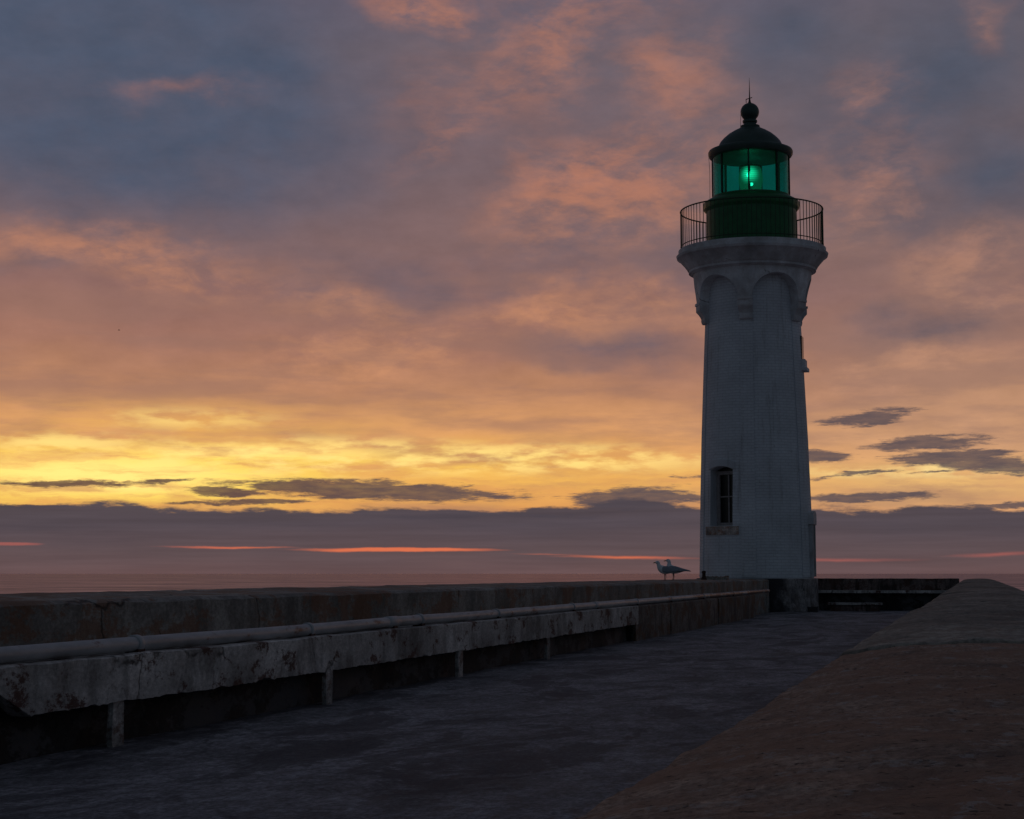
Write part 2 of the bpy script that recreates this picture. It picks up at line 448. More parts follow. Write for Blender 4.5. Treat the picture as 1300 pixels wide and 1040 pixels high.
# ------------------------------------------------------------------ right wall: broad rounded stone coping slabs
def coping(s0, s1, lift, tilt, seed, mat, parent):
    bm = bmesh.new()
    n = max(2, int((s1-s0)/.022)) if s0 < 6 else max(2, int((s1-s0)/.06)) if s0 < 12 else max(2, int((s1-s0)/.25))
    prof = []
    W0, W1 = 4.95, 5.86
    K = 84 if s0 < 6 else 40
    for k in range(K+1):
        u = k/K*2-1
        x = (W0+W1)/2 + (W1-W0)/2*u
        z = .937 - .045*abs(u)**2.6 - (.10*max(0, abs(u)-.93)/.07*max(0, abs(u)-.93)/.07)
        prof.append((x, z))
    prof = [(W0-.012, .55), (W0-.008, .62), (W0-.004, .70)] + prof + [(W1+.004, .70), (W1+.008, .62), (W1+.012, .55)]
    rings = []
    for i in range(n+1):
        s = s0+(s1-s0)*i/n
        e = min(i, n-i)
        drop = .004 if e == 0 else 0
        rings.append([bm.verts.new((x, s + (x-5.40)*tilt, z+lift-drop)) for x, z in prof])
    for A, B in zip(rings, rings[1:]):
        for k in range(len(prof)-1): bm.faces.new((A[k], A[k+1], B[k+1], B[k]))
    bm.faces.new(rings[0]); bm.faces.new(rings[-1])
    for v in bm.verts:
        q = v.co
        d = .008*noise.noise(q*1.6+Vector((seed*.02, 0, 0))) + .004*noise.noise(q*7) + .0035*noise.noise(q*17) + .003*noise.noise(q*38)
        v.co.z += d; v.co.x += .5*d
    o = pier_obj('coping_slab', bm, mat, parent, True)
    return o
rw = empty('sea_wall', PO, -PA)
tag(rw, 'broad rounded stone topped sea wall on the right running to the pier end', 'wall')
joints = [(-6.0, 1.2, 0, .0), (1.2, 5.9, .0, .35), (5.9, 11.9, .007, .2), (11.9, 18.0, .0, .1), (18.0, 26., .004, 0), (26., 34., .005, 0), (34, 43, .01, 0), (43, 56.2, .012, 0)]
for i, (a, b_, lift, tl) in enumerate(joints):
    near = b_ < 6
    coping(a+.008, b_-.008, lift, tl, i*3.7, M['stone_near'] if near else M['stone'], rw)
bm = long_section([(5.0, -.05), (4.98, .60), (5.83, .60), (5.81, -.05)], -6, 56.2, .4, .008, 2., 31.)
pier_obj('wall_body', bm, M['parapet'], rw)

# ------------------------------------------------------------------ end wall with ledge
ew = empty('end_wall', PO, -PA)
tag(ew, 'dark low wall with a pale edged ledge closing the pier behind the lighthouse', 'wall')
bm = bmesh.new(); box(bm, .2, 4.85, 56.2, 56.7, -.05, .945, 40, 4, 10); rough(bm, .012, 3., 2.)
pier_obj('wall_body', bm, M['endwall'], ew)
bm = bmesh.new(); box(bm, .75, 4.85, 55.75, 56.19, .52, .60, 60, 5, 2); rough(bm, .006, 4., 2.)
pier_obj('ledge', bm, M['ledge'], ew)
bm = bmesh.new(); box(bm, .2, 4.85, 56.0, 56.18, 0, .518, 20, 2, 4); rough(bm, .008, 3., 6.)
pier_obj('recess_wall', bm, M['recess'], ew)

def worn_block(name, s, t, w, d, h, mat, seed):
    bm = bmesh.new(); box(bm, -w/2, w/2, -d/2, d/2, 0, h, 14, 5, 4)
    bmesh.ops.bevel(bm, geom=[e for e in bm.edges if len(e.link_faces) == 2 and e.calc_face_angle(0) > 1], offset=.015, segments=2, affect='EDGES')
    rough(bm, .010, 6., seed)
    p = to_world(t, s)
    return link_mesh(name, bm, mat, None, False, (p.x, p.y, 0), -PA)
bl = empty('stone_bench', to_world(1.9, 54.9), -PA)
tag(bl, 'low stone bench with a pale worn top standing before the end wall', 'bench')
bm = bmesh.new(); box(bm, -.78, .78, -.22, .22, .19, .25, 24, 4, 2); rough(bm, .006, 6., 3.)
link_mesh('seat', bm, M['ledge'], bl)
bm = bmesh.new(); box(bm, -.70, .70, -.17, .17, 0, .188, 14, 4, 3); rough(bm, .006, 6., 3.)
link_mesh('base', bm, M['endwall'], bl)
tag(worn_block('stone_block', 53.3, .82, .26, .24, .15, M['plinth'], 2.), 'small square stone block at the foot of the lighthouse plinth', 'block')

# iron mooring stub on the parapet
p = to_world(-.95, 44.2, .965)
bm = bmesh.new()
lathe(bm, [(0, 0), (.075, 0), (.07, .03), (.045, .07), (.04, .15), (.05, .165), (.05, .20), (.03, .215), (0, .22)], 20)
mp = link_mesh('mooring_stub', bm, M['rust'], loc=(p.x, p.y, p.z-.02)); smooth_by_angle(mp, 40)
tag(mp, 'short dark iron stub on the parapet between gulls and lighthouse', 'bollard')
o = worn_block('stone_lump', 46.4, -.95, .55, .30, .075, M['parapet'], 5.); o.location.z = .945
tag(o, 'flat low concrete lump on the parapet top against the lighthouse', 'block')

# ------------------------------------------------------------------ lighthouse
TX, TY = 7.23, 53.4
lh = empty('lighthouse', (TX, TY, 0))
tag(lh, 'white painted brick lighthouse with green lantern and round gallery', 'lighthouse')
VIEW = math.atan2(-TY, -TX)       # direction of the land end of the pier, seen from the tower axis
def ang(deg):
    """angle about the axis: 0 faces the land end, positive to the right of it"""
    return VIEW + R(deg)
def shaft_r(z):
    P = [(0, 1.70), (.94, 1.676), (3, 1.632), (5.02, 1.572), (7, 1.49), (8.57, 1.418), (10.3, 1.40)]
    for (z0, r0), (z1, r1) in zip(P, P[1:]):
        if z <= z1: return r0+(r1-r0)*(z-z0)/(z1-z0)
    return P[-1][1]
def pol(r, a, z): return Vector((r*math.cos(a), r*math.sin(a), z))
bm = bmesh.new()
zs = [.95+ (10.3-.95)*i/30 for i in range(31)]
lathe(bm, [(0, .95)]+[(shaft_r(z), z) for z in zs]+[(0, 10.3)], 128)
bmesh.ops.recalc_face_normals(bm, faces=bm.faces)
shaft = link_mesh('shaft', bm, M['brick'], lh)
WA = ang(-38.8); WR = 1.62
Wm = Matrix.Rotation(WA, 4, 'Z')
def win_outline(w, z0, z1, rise, n=10):
    pts = [(-w/2, z0), (w/2, z0)]
    for i in range(n+1):
        q = 1-2*i/n
        pts.append((q*w/2, z1 - rise*q*q))
    return pts
def prism(bm, pts, x0, x1, mtx):
    a = [bm.verts.new(mtx @ Vector((x0, y, z))) for y, z in pts]
    b = [bm.verts.new(mtx @ Vector((x1, y, z))) for y, z in pts]
    bm.faces.new(a); bm.faces.new(b)
    for i in range(len(pts)): bm.faces.new((a[i], a[(i+1) % len(pts)], b[(i+1) % len(pts)], b[i]))
WZ0, WZ1 = 2.47, 4.20
bm = bmesh.new(); prism(bm, win_outline(.84, WZ0, WZ1, .10), WR-.40, WR+.5, Wm)
cut = link_mesh('cut', bm); cut.location = (TX, TY, 0)
bpy.context.view_layer.update()
apply_boolean(shaft, cut)
D0 = ang(84); Dm = Matrix.Rotation(D0, 4, 'Z')
bm = bmesh.new(); prism(bm, win_outline(.72, 1.0, 2.52, .08), 1.30, 2.2, Dm)
cut = link_mesh('cut', bm); cut.location = (TX, TY, 0)
bpy.context.view_layer.update()
apply_boolean(shaft, cut)
smooth_by_angle(shaft, 30)

# pilaster strips under the corbels and the corbels themselves
CORB = [-7.4, 58.7, 115.7, 172.7, 229.7, 286.6]
HW = 6.9
for ca in CORB:
    bm = bmesh.new(); lay = bm.loops.layers.uv.verify()
    n = 6; rows = [1.0+(8.55-1.0)*i/40 for i in range(41)]
    # the strip beside the tall window stays clear of it
    grid = []
    for z in rows:
        grid.append([pol(shaft_r(z)+.022, ang(ca-HW+2*HW*k/n), z) for k in range(n+1)])
    V = [[bm.verts.new(p) for p in row] for row in grid]
    for i in range(40):
        for k in range(n):
            f = bm.faces.new((V[i][k], V[i][k+1], V[i+1][k+1], V[i+1][k]))
            for lp in f.loops:
                c = lp.vert.co; lp[lay].uv = (math.atan2(c.y, c.x)*1.7, c.z-.95+1.7)
    for side in (0, n):
        W = [bm.verts.new(pol(shaft_r(z)-.03, ang(ca-HW+2*HW*side/n), z)) for z in rows]
        for i in range(40): bm.faces.new((V[i][side], V[i+1][side], W[i+1], W[i]))
    link_mesh('pilaster', bm, M['brick'], lh)
    # corbel: ledge, block, cove and roll
    prof = [(1.38, 9.12), (1.73, 9.12), (1.73, 9.05), (1.70, 9.04), (1.70, 8.88), (1.69, 8.86), (1.63, 8.80), (1.575, 8.72), (1.545, 8.66), (1.55, 8.60), (1.53, 8.52), (1.50, 8.49), (1.38, 8.49)]
    bm = bmesh.new()
    n = 6; rings = []
    for k in range(n+1):
        q = R(-HW-.6+2*(HW+.6)*k/n)
        rings.append([bm.verts.new(pol(r/math.cos(q)**.6, ang(ca)+q, z)) for r, z in prof])
    for A, B in zip(rings, rings[1:]):
        for j in range(len(prof)-1): bm.faces.new((A[j], A[j+1], B[j+1], B[j]))
    bm.faces.new(rings[0]); bm.faces.new(rings[-1])
    o = link_mesh('corbel', bm, M['render'], lh); smooth_by_angle(o, 30)

# blind arcade ring
bm = bmesh.new(); lay = bm.loops.layers.uv.verify()
ZT = 10.06
def ring_r(z): return 1.685+(1.765-1.685)*(z-9.10)/.9
cols = []
srt = sorted(CORB)
for i, ca in enumerate(srt):
    nx_ = srt[(i+1) % len(srt)] + (360 if i == len(srt)-1 else 0)
    cols.append((ca-HW, 9.12)); cols.append((ca, 9.12)); cols.append((ca+HW, 9.12))
    a0, a1 = ca+HW, nx_-HW
    K = 26
    for k in range(K+1):
        q = -math.cos(PI*k/K)
        cols.append(((a0+a1)/2+(a1-a0)/2*q, 9.14+.70*math.sqrt(max(0, 1-q*q))))
rows = 8
for j in range(len(cols)):
    (A0, B0), (A1, B1) = cols[j], cols[(j+1) % len(cols)]
    if j == len(cols)-1: A1 += 360
    def col(a, zb): return [pol(ring_r(zb+(ZT-zb)*k/rows), ang(a), zb+(ZT-zb)*k/rows) for k in range(rows+1)]
    P, Q = col(A0, B0), col(A1, B1)
    if abs(A0-A1) > 1e-4:
        for k in range(rows):
            f = bm.faces.new([bm.verts.new(v) for v in (P[k], Q[k], Q[k+1], P[k+1])])
            for lp in f.loops:
                c = lp.vert.co; lp[lay].uv = (math.atan2(c.y, c.x)*1.7, c.z)
    iP, iQ = pol(1.36, ang(A0), B0), pol(1.36, ang(A1), B1)
    f = bm.faces.new([bm.verts.new(v) for v in (P[0], Q[0], iQ, iP)])
bmesh.ops.remove_doubles(bm, verts=bm.verts, dist=1e-4)
o = link_mesh('arcade', bm, M['render'], lh); smooth_by_angle(o, 30)

# cornice and gallery deck
bm = bmesh.new()
cor = [(1.36, 10.04), (1.80, 10.04), (1.83, 10.07), (1.90, 10.08), (1.90, 10.15), (1.93, 10.17), (1.97, 10.24), (2.04, 10.33), (2.13, 10.43), (2.19, 10.50), (2.25, 10.53), (2.27, 10.60), (2.21, 10.62), (2.205, 10.64), (2.205, 10.765), (2.17, 10.79), (1.2, 10.80), (1.2, 10.2)]
lathe(bm, cor, 128)
o = link_mesh('cornice', bm, M['render'], lh); smooth_by_angle(o, 28)

# plinth
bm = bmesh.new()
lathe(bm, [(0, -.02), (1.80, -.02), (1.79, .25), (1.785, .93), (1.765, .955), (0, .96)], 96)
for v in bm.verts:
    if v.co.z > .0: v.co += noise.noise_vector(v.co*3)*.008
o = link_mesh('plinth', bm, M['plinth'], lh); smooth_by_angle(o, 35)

# tall window
wn = empty('window', (0, 0, 0), 0, lh)
bm = bmesh.new(); prism(bm, win_outline(.835, WZ0+.003, WZ1-.003, .10), WR-.398, WR-.385, Wm); link_mesh('pane', bm, M['pane'], wn)
bm = bmesh.new()
def wbar(y0, y1, z0, z1, x0=WR-.384, x1=WR-.33):
    s_ = [(y0, z0), (y1, z0), (y1, z1), (y0, z1)]; prism(bm, s_, x0, x1, Wm)
wbar(-.415, -.30, WZ0+.01, WZ1-.12); wbar(.36, .415, WZ0+.01, WZ1-.12)
wbar(-.299, .359, WZ0+.01, WZ0+.10); wbar(-.299, .359, WZ1-.23, WZ1-.13)
wbar(-.299, .359, 3.31, 3.345, WR-.384, WR-.35); wbar(.005, .045, WZ0+.105, 3.305, WR-.384, WR-.352); wbar(.005, .045, 3.35, WZ1-.24, WR-.384, WR-.352)
link_mesh('frame', bm, M['frame'], wn)
bm = bmesh.new()
n = 16
def arc_block(bm, a_c, half_deg, r0, r1, z0, z1, n=12):
    rows_ = []
    for k in range(n+1):
        a = ang(a_c-half_deg+2*half_deg*k/n)
        rows_.append([bm.verts.new(pol(r, a, z)) for r, z in ((r0, z0), (r1, z0+.015), (r1, z1-.01), (r0, z1))])
    for A, B in zip(rows_, rows_[1:]):
        for j in range(4): bm.faces.new((A[j], A[(j+1) % 4], B[(j+1) % 4], B[j]))
    bm.faces.new(rows_[0]); bm.faces.new(rows_[-1])
arc_block(bm, -38.8, 21.5, 1.3, 1.68, 2.20, 2.466); link_mesh('sill', bm, M['sill'], wn)
# brick hood over the window
bm = bmesh.new()
K = 14
out = []
for k in range(K+1):
    q = -1+2*k/K
    out.append((q*.49, WZ1-.09*q*q+.005, WZ1-.09*q*q+.20))
for k in range(K):
    (ya, la, ha), (yb, lb, hb) = out[k], out[k+1]
    def onr(y, z, e): return Matrix.Rotation(WA, 4, 'Z') @ Vector((math.sqrt((shaft_r(z)+e)**2-y*y), y, z))
    o_ = [onr(ya, la, .03), onr(yb, lb, .03), onr(yb, hb, .03), onr(ya, ha, .03)]
    i_ = [onr(ya, la, -.05), onr(yb, lb, -.05), onr(yb, hb, -.05), onr(ya, ha, -.05)]
    V = [bm.verts.new(p) for p in o_]; W = [bm.verts.new(p) for p in i_]
    bm.faces.new(V)
    for j in range(4): bm.faces.new((V[j], V[(j+1) % 4], W[(j+1) % 4], W[j]))
link_mesh('lintel', bm, M['brick'], wn)

# entrance on the right flank, and a small window high above it
dr = empty('door', (0, 0, 0), 0, lh)
bm = bmesh.new(); prism(bm, win_outline(.71, 1.0, 2.515, .08), 1.305, 1.36, Dm); link_mesh('door_leaf', bm, M['green'], dr)
bm = bmesh.new()
prism(bm, [(-.50, 1.0), (-.362, 1.0), (-.362, 2.52), (-.50, 2.52)], 1.45, 1.71, Dm)
prism(bm, [(.362, 1.0), (.50, 1.0), (.50, 2.52), (.362, 2.52)], 1.45, 1.71, Dm)
link_mesh('door_frame', bm, M['render'], dr)
bm = bmesh.new(); prism(bm, [(-.56, 2.524), (.56, 2.524), (.56, 2.70), (.50, 2.86), (.2, 2.92), (-.2, 2.92), (-.50, 2.86), (-.56, 2.70)], 1.30, 1.74, Dm); link_mesh('lintel', bm, M['render'], dr)
uw = empty('window', (0, 0, 0), 0, lh)
Um = Matrix.Rotation(ang(82), 4, 'Z')
bm = bmesh.new(); prism(bm, [(-.32, 7.06), (.32, 7.06), (.32, 7.16), (-.32, 7.16)], 1.3, 1.62, Um); prism(bm, [(-.28, 7.162), (.28, 7.162), (.28, 7.40), (-.28, 7.40)], 1.3, 1.56, Um); link_mesh('sill', bm, M['render'], uw)
bm = bmesh.new(); prism(bm, [(-.22, 7.402), (.22, 7.402), (.22, 8.1), (-.22, 8.1)], 1.3, 1.475, Um); link_mesh('pane', bm, M['pane'], uw)

# lantern drum
bm = bmesh.new()
lathe(bm, [(1.2, 10.80), (1.40, 10.80), (1.40, 10.88), (1.355, 10.90), (1.355, 11.93), (1.375, 11.96), (1.43, 12.02), (1.445, 12.10), (1.445, 12.19), (1.42, 12.23), (1.30, 12.30), (1.18, 12.36), (1.18, 12.40), (1.1, 12.41), (1.1, 12.0), (0, 12.0)], 128)
o = link_mesh('lantern_base', bm, M['green'], lh); smooth_by_angle(o, 28)

# lantern glazing: storm panes, mullions
def glass_mat():
    m = bpy.data.materials.new('green_lantern_glass'); m.use_nodes = True
    g = N(m.node_tree); g.n.clear()
    out = g.new('ShaderNodeOutputMaterial')
    tc = g.new('ShaderNodeTexCoord').outputs['Object']
    nz, _ = g.noise(g.mapping(tc, sc=(2, 2, .5)), 3, 4)
    tr = g.new('ShaderNodeBsdfTransparent')
    g.put(tr.inputs[0], g.mix(nz, (.02, .62, .55, 1), (.04, .80, .74, 1)))
    gl = g.new('ShaderNodeBsdfGlossy'); gl.inputs[0].default_value = (.8, .9, .9, 1); gl.inputs['Roughness'].default_value = .08
    df = g.new('ShaderNodeBsdfTranslucent'); df.inputs[0].default_value = (.02, .6, .42, 1)
    fr = g.new('ShaderNodeFresnel'); fr.inputs[0].default_value = 1.45
    a = g.new('ShaderNodeMixShader'); a.inputs[0].default_value = .12
    g.l.new(tr.outputs[0], a.inputs[1]); g.l.new(df.outputs[0], a.inputs[2])
    b = g.new('ShaderNodeMixShader'); g.put(b.inputs[0], g.math('MULTIPLY', fr.outputs[0], .6))
    g.l.new(a.outputs[0], b.inputs[1]); g.l.new(gl.outputs[0], b.inputs[2])
    g.l.new(b.outputs[0], out.inputs[0])
    return m
M['glass'] = glass_mat()
bm = bmesh.new(); lathe(bm, [(1.14, 12.41), (1.14, 13.66)], 96)
lantern = empty('lantern', (0, 0, 0), 0, lh)
link_mesh('glazing', bm, M['glass'], lantern, True)
for k in range(8):
    a = ang(-3+45*k)
    bm = bmesh.new()
    c = pol(1.145, a, 0)
    u = Vector((-math.sin(a), math.cos(a), 0)); w = Vector((math.cos(a), math.sin(a), 0))
    vs = [bm.verts.new(c+u*x*.022+w*y*.03+Vector((0, 0, z))) for z in (12.415, 13.655) for x, y in ((-1,-1),(1,-1),(1,1),(-1,1))]
    for i in range(4): bm.faces.new((vs[i], vs[(i+1) % 4], vs[4+(i+1) % 4], vs[4+i]))
    bm.faces.new(vs[:4]); bm.faces.new(vs[4:])
    link_mesh('mullion', bm, M['iron'], lantern)

# the optic and its lamp
def emissive(name, col, strength):
    m = bpy.data.materials.new(name); m.use_nodes = True
    g = N(m.node_tree); g.n.clear()
    out = g.new('ShaderNodeOutputMaterial'); e = g.new('ShaderNodeEmission')
    e.inputs[0].default_value = (*col, 1); e.inputs[1].default_value = strength
    g.l.new(e.outputs[0], out.inputs[0])
    return m
M['bulb'] = emissive('lit_lamp', (.55, 1., .75), 6.)
def optic_mat():
    m = bpy.data.materials.new('lens_glass'); m.use_nodes = True
    g = N(m.node_tree); g.n.clear()
    out = g.new('ShaderNodeOutputMaterial')
    tc = g.new('ShaderNodeTexCoord').outputs['Object']
    tr = g.new('ShaderNodeBsdfTransparent'); tr.inputs[0].default_value = (.35, .8, .6, 1)
    e = g.new('ShaderNodeEmission'); e.inputs[0].default_value = (.18, 1, .5, 1)
    d = g.new('ShaderNodeVectorMath', operation='DISTANCE'); g.put(d.inputs[0], tc); d.inputs[1].default_value = (-.08, -.33, 13.06)
    glow = g.smooth(d.outputs['Value'], .03, .42, 1, 0)
    wv = g.new('ShaderNodeTexWave', wave_type='BANDS', bands_direction='Z'); g.put(wv.inputs[0], tc); wv.inputs['Scale'].default_value = 5.
    g.put(e.inputs[1], g.math('ADD', .10, g.math('MULTIPLY', g.math('MULTIPLY', glow, glow), g.lin(wv.outputs[1], 0, 1, 1.3, 2.8))))
    gl = g.new('ShaderNodeBsdfGlossy'); gl.inputs['Roughness'].default_value = .1
    a = g.new('ShaderNodeMixShader'); a.inputs[0].default_value = .55
    g.l.new(tr.outputs[0], a.inputs[1]); g.l.new(e.outputs[0], a.inputs[2])
    b = g.new('ShaderNodeMixShader'); b.inputs[0].default_value = .05
    g.l.new(a.outputs[0], b.inputs[1]); g.l.new(gl.outputs[0], b.inputs[2])
    g.l.new(b.outputs[0], out.inputs[0])
    return m
M['optic'] = optic_mat()
op = empty('optic', (0, 0, 0), 0, lantern)
bm = bmesh.new()
prof = []
for k in range(13):
    z = 12.60+.055*k
    rr = .37-.07*(abs(k-6)/6)**2
    prof += [(rr-.02, z), (rr, z+.012), (rr-.012, z+.05)]
lathe(bm, prof, 48)
link_mesh('lens', bm, M['optic'], op, True)
bm = bmesh.new(); bmesh.ops.create_uvsphere(bm, u_segments=16, v_segments=12, radius=.06)
for v in bm.verts: v.co.z = v.co.z*1.3 + 13.08
lo = pol(.10, ang(-40), 0)
for v in bm.verts: v.co += lo
link_mesh('lamp', bm, M['bulb'], op, True)
bm = bmesh.new(); bmesh.ops.create_uvsphere(bm, u_segments=16, v_segments=12, radius=.05)
lo = pol(.12, ang(10), 12.78)
for v in bm.verts: v.co += lo
link_mesh('lamp', bm, M['bulb'], op, True)
bm = bmesh.new(); lathe(bm, [(0, 12.0), (.28, 12.0), (.28, 12.1), (.16, 12.14), (.16, 12.50), (.30, 12.56), (.30, 12.59), (0, 12.59)], 32)
for k in range(4):
    a = ang(-4+90*k); tube(bm, [pol(.335, a, 12.57), pol(.335, a, 13.34)], .016, 6)
lathe(bm, [(.27, 13.31), (.34, 13.31), (.34, 13.36), (.27, 13.36)], 32)
link_mesh('pedestal', bm, M['iron'], op)

# roof
rf = empty('lantern_roof', (0, 0, 0), 0, lh)
bm = bmesh.new()
lathe(bm, [(0, 13.60), (1.12, 13.60), (1.19, 13.62), (1.235, 13.64), (1.27, 13.70), (1.275, 13.78), (1.25, 13.83), (1.20, 13.85), (1.08, 13.88), (1.0, 13.93), (.96, 14.0), (.90, 14.11), (.80, 14.22), (.66, 14.34), (.50, 14.44), (.34, 14.52), (.28, 14.55), (0, 14.55)], 96)
o = link_mesh('dome', bm, M['roof'], rf); smooth_by_angle(o, 28)
bm = bmesh.new()
pr = [(0, 14.54), (.29, 14.54), (.30, 14.57), (.29, 14.61), (.20, 14.64), (.185, 14.69), (.215, 14.71), (.225, 14.745), (.215, 14.78), (.18, 14.80)]
for k in range(1, 17):
    q = -PI/2+.64+(PI-.64)*k/16
    pr.append((.282*math.cos(q) if k < 16 else 0, 15.04+.282*math.sin(q)))
lathe(bm, pr, 40)
o = link_mesh('ball_finial', bm, M['roof'], rf); smooth_by_angle(o, 40)
bm = bmesh.new(); lathe(bm, [(0, 15.30), (.06, 15.31), (.035, 15.37), (.02, 15.46), (.012, 15.75), (.009, 15.9), (.003, 16.12), (0, 16.12)], 10)
tube(bm, [pol(0, 0, 15.44)+Vector((-.11, .02, 0)), pol(0, 0, 15.47)+Vector((0, 0, 0)), pol(0, 0, 15.49)+Vector((.075, -.02, 0))], .014, 6)
tube(bm, [Vector((-.105, .02, 15.45)), Vector((-.10, .02, 15.33))], .011, 6)
link_mesh('lightning_rod', bm, M['iron'], rf)
bm = bmesh.new()
u = pol(1, ang(-90), 0)
tube(bm, [u*.27+Vector((0,0,15.0)), u*.285+Vector((0,0,14.75)), u*.285+Vector((0,0,14.58))], .006, 5)
link_mesh('earth_cable', bm, M['iron'], rf); bm = bmesh.new()
u2 = pol(1, ang(-84), 0)
tube(bm, [u2*1.26+Vector((0,0,13.64)), u2*1.235+Vector((0,0,13.2)), u2*1.24+Vector((0,0,12.25))], .007, 5)
link_mesh('earth_cable', bm, M['iron'], rf)

# gallery railing
M['rail'] = simple('green_railing', (.01, .05, .02), .6)
ra = empty('gallery_railing', (0, 0, 0), 0, lh)
def hoop(name, r, z, rad):
    bm = bmesh.new(); nn = 128; k = 8
    rg = []
    for i in range(nn):
        a = 2*PI*i/nn
        rg.append([bm.verts.new(pol(r+rad*math.cos(2*PI*j/k), a, z+rad*math.sin(2*PI*j/k))) for j in range(k)])
    for i in range(nn):
        A, B = rg[i], rg[(i+1) % nn]
        for j in range(k): bm.faces.new((A[j], A[(j+1) % k], B[(j+1) % k], B[j]))
    return link_mesh(name, bm, M['rail'], ra, True)
hoop('handrail', 2.13, 11.97, .022)
hoop('bottom_rail', 2.13, 10.90, .015)
bm = bmesh.new(); tube(bm, [(0,0,0), (0,0,1.16)], .011, 6)
b0 = None
for k in range(96):
    a = 2*PI*k/96
    if b0 is None:
        b0 = link_mesh('baluster', bm, M['rail'], ra); o = b0
    else:
        o = b0.copy(); COL.objects.link(o); o.parent = ra
    o.location = (2.13*math.cos(a), 2.13*math.sin(a), 10.80)

# ------------------------------------------------------------------ gulls
def gull_root(name, loc, rotz, label, s=1.):
    g_ = empty(name, loc, rotz); g_.scale = (s, s, s); return g_
def loft(bm, rings, n=16):
    """rings: centre, half width (y), half height (in the plane normal to the spine), tilt"""
    RR = []
    for (x, z, hw, hh, tilt) in rings:
        u = Vector((-math.sin(tilt), 0, math.cos(tilt)))
        RR.append([bm.verts.new(Vector((x, 0, z)) + Vector((0, 1, 0))*hw*math.cos(2*PI*k/n) + u*hh*math.sin(2*PI*k/n)) for k in range(n)])
    for A, B in zip(RR, RR[1:]):
        for k in range(n): bm.faces.new((A[k], A[(k+1) % n], B[(k+1) % n], B[k]))
    bm.faces.new(RR[0]); bm.faces.new(RR[-1])
def make_gull(loc, rotz, label, stretch=0., size=1., back=0.):
    """local +x is forward"""
    g0 = gull_root('gull', loc, rotz, label, size)
    tag(g0, label, 'gull', 'gulls standing on the parapet')
    st = stretch
    bm = bmesh.new()
    loft(bm, [(-.30, .205, .012, .006, -.1), (-.24, .205, .03, .014, -.1), (-.17, .205, .05, .036, -.1), (-.09, .205, .072, .062, 0), (0, .215, .084, .082, .1), (.06, .235, .080, .086, .45),
              (.10, .268, .064, .070, .8), (.125, .305+st*.3, .046, .046, 1.2), (.135, .335+st*.7, .036, .038, 1.35), (.140, .358+st, .035, .040, 1.1), (.152, .380+st, .036, .040, .6), (.175, .388+st, .032, .034, .1), (.198, .382+st, .020, .020, -.1), (.207, .379+st, .010, .011, -.1)])
    for v in bm.verts: v.co.x -= back*min(1, max(0, (v.co.z-.24)/.12))
    bd = link_mesh('body', bm, M['feather'], g0, True)
    md = bd.modifiers.new('sub', 'SUBSURF'); md.levels = 1; md.render_levels = 1
    bm = bmesh.new(); loft(bm, [(.200, .380+st, .009, .011, -.05), (.222, .379+st, .007, .010, -.05), (.245, .374+st, .005, .008, -.3), (.254, .366+st, .002, .003, -.6)], 8)
    for v in bm.verts: v.co.x -= back
    link_mesh('beak', bm, M['beak'], g0, True)
    for sd in (-1, 1):
        bm = bmesh.new(); bmesh.ops.create_uvsphere(bm, u_segments=8, v_segments=6, radius=.005)
        for v in bm.verts: v.co += Vector((.178-back, sd*.031, .394+st))
        link_mesh('eye', bm, M['tail'], g0, True)
        # folded wing: shoulder to crossed tips over the tail
        bm = bmesh.new(); n = 12
        rr = [(.085, .235, .010, .035), (.05, .238, .020, .062), (-.02, .232, .024, .070), (-.10, .225, .022, .056), (-.18, .218, .018, .038), (-.26, .214, .012, .022), (-.33, .206, .007, .012), (-.37, .200, .003, .004)]
        RR = []
        for (x, z, hw, hh) in rr:
            yy = sd*(.066 - max(0, -.02-x)*.17)
            RR.append([bm.verts.new((x, yy+hw*math.cos(2*PI*k/n)*1.0, z+hh*math.sin(2*PI*k/n))) for k in range(n)])
        for A, B in zip(RR, RR[1:]):
            for k in range(n): bm.faces.new((A[k], A[(k+1) % n], B[(k+1) % n], B[k]))
        bm.faces.new(RR[0]); bm.faces.new(RR[-1])
        link_mesh('wing', bm, M['wing'], g0, True)
        # leg with webbed foot
        bm = bmesh.new(); y = sd*.03
        tube(bm, [(-.005, y, .16), (-.012, y, .095), (.0, y, .012)], [.012, .0065, .006], 8)
        v0 = bm.verts.new((-.012, y, .004)); tips = [bm.verts.new((.055, y-.03, .003)), bm.verts.new((.068, y, .004)), bm.verts.new((.055, y+.03, .003))]
        t0 = bm.verts.new((.0, y, .018))
        bm.faces.new((v0, tips[0], tips[1])); bm.faces.new((v0, tips[1], tips[2])); bm.faces.new((t0, tips[1], tips[0])); bm.faces.new((t0, tips[2], tips[1]))
        link_mesh('leg', bm, M['leg'], g0)
    bm = bmesh.new(); loft(bm, [(-.24, .203, .034, .010, -.05), (-.32, .195, .036, .007, -.05), (-.38, .188, .030, .004, -.05)], 10)
    link_mesh('tail', bm, M['tail'], g0, True)
    return g0
def on_par(t, s): 
    return to_world(t, s, .945)
make_gull(on_par(-.75, 37.4), PI+.35, 'shorter gull at the left with its pale breast turned to the viewer', -.01, 1.0)
make_gull(on_par(-.98, 39.85), PI-.38, 'taller gull standing behind the other with its dark tail to the lighthouse', .03, 1.04, .055)
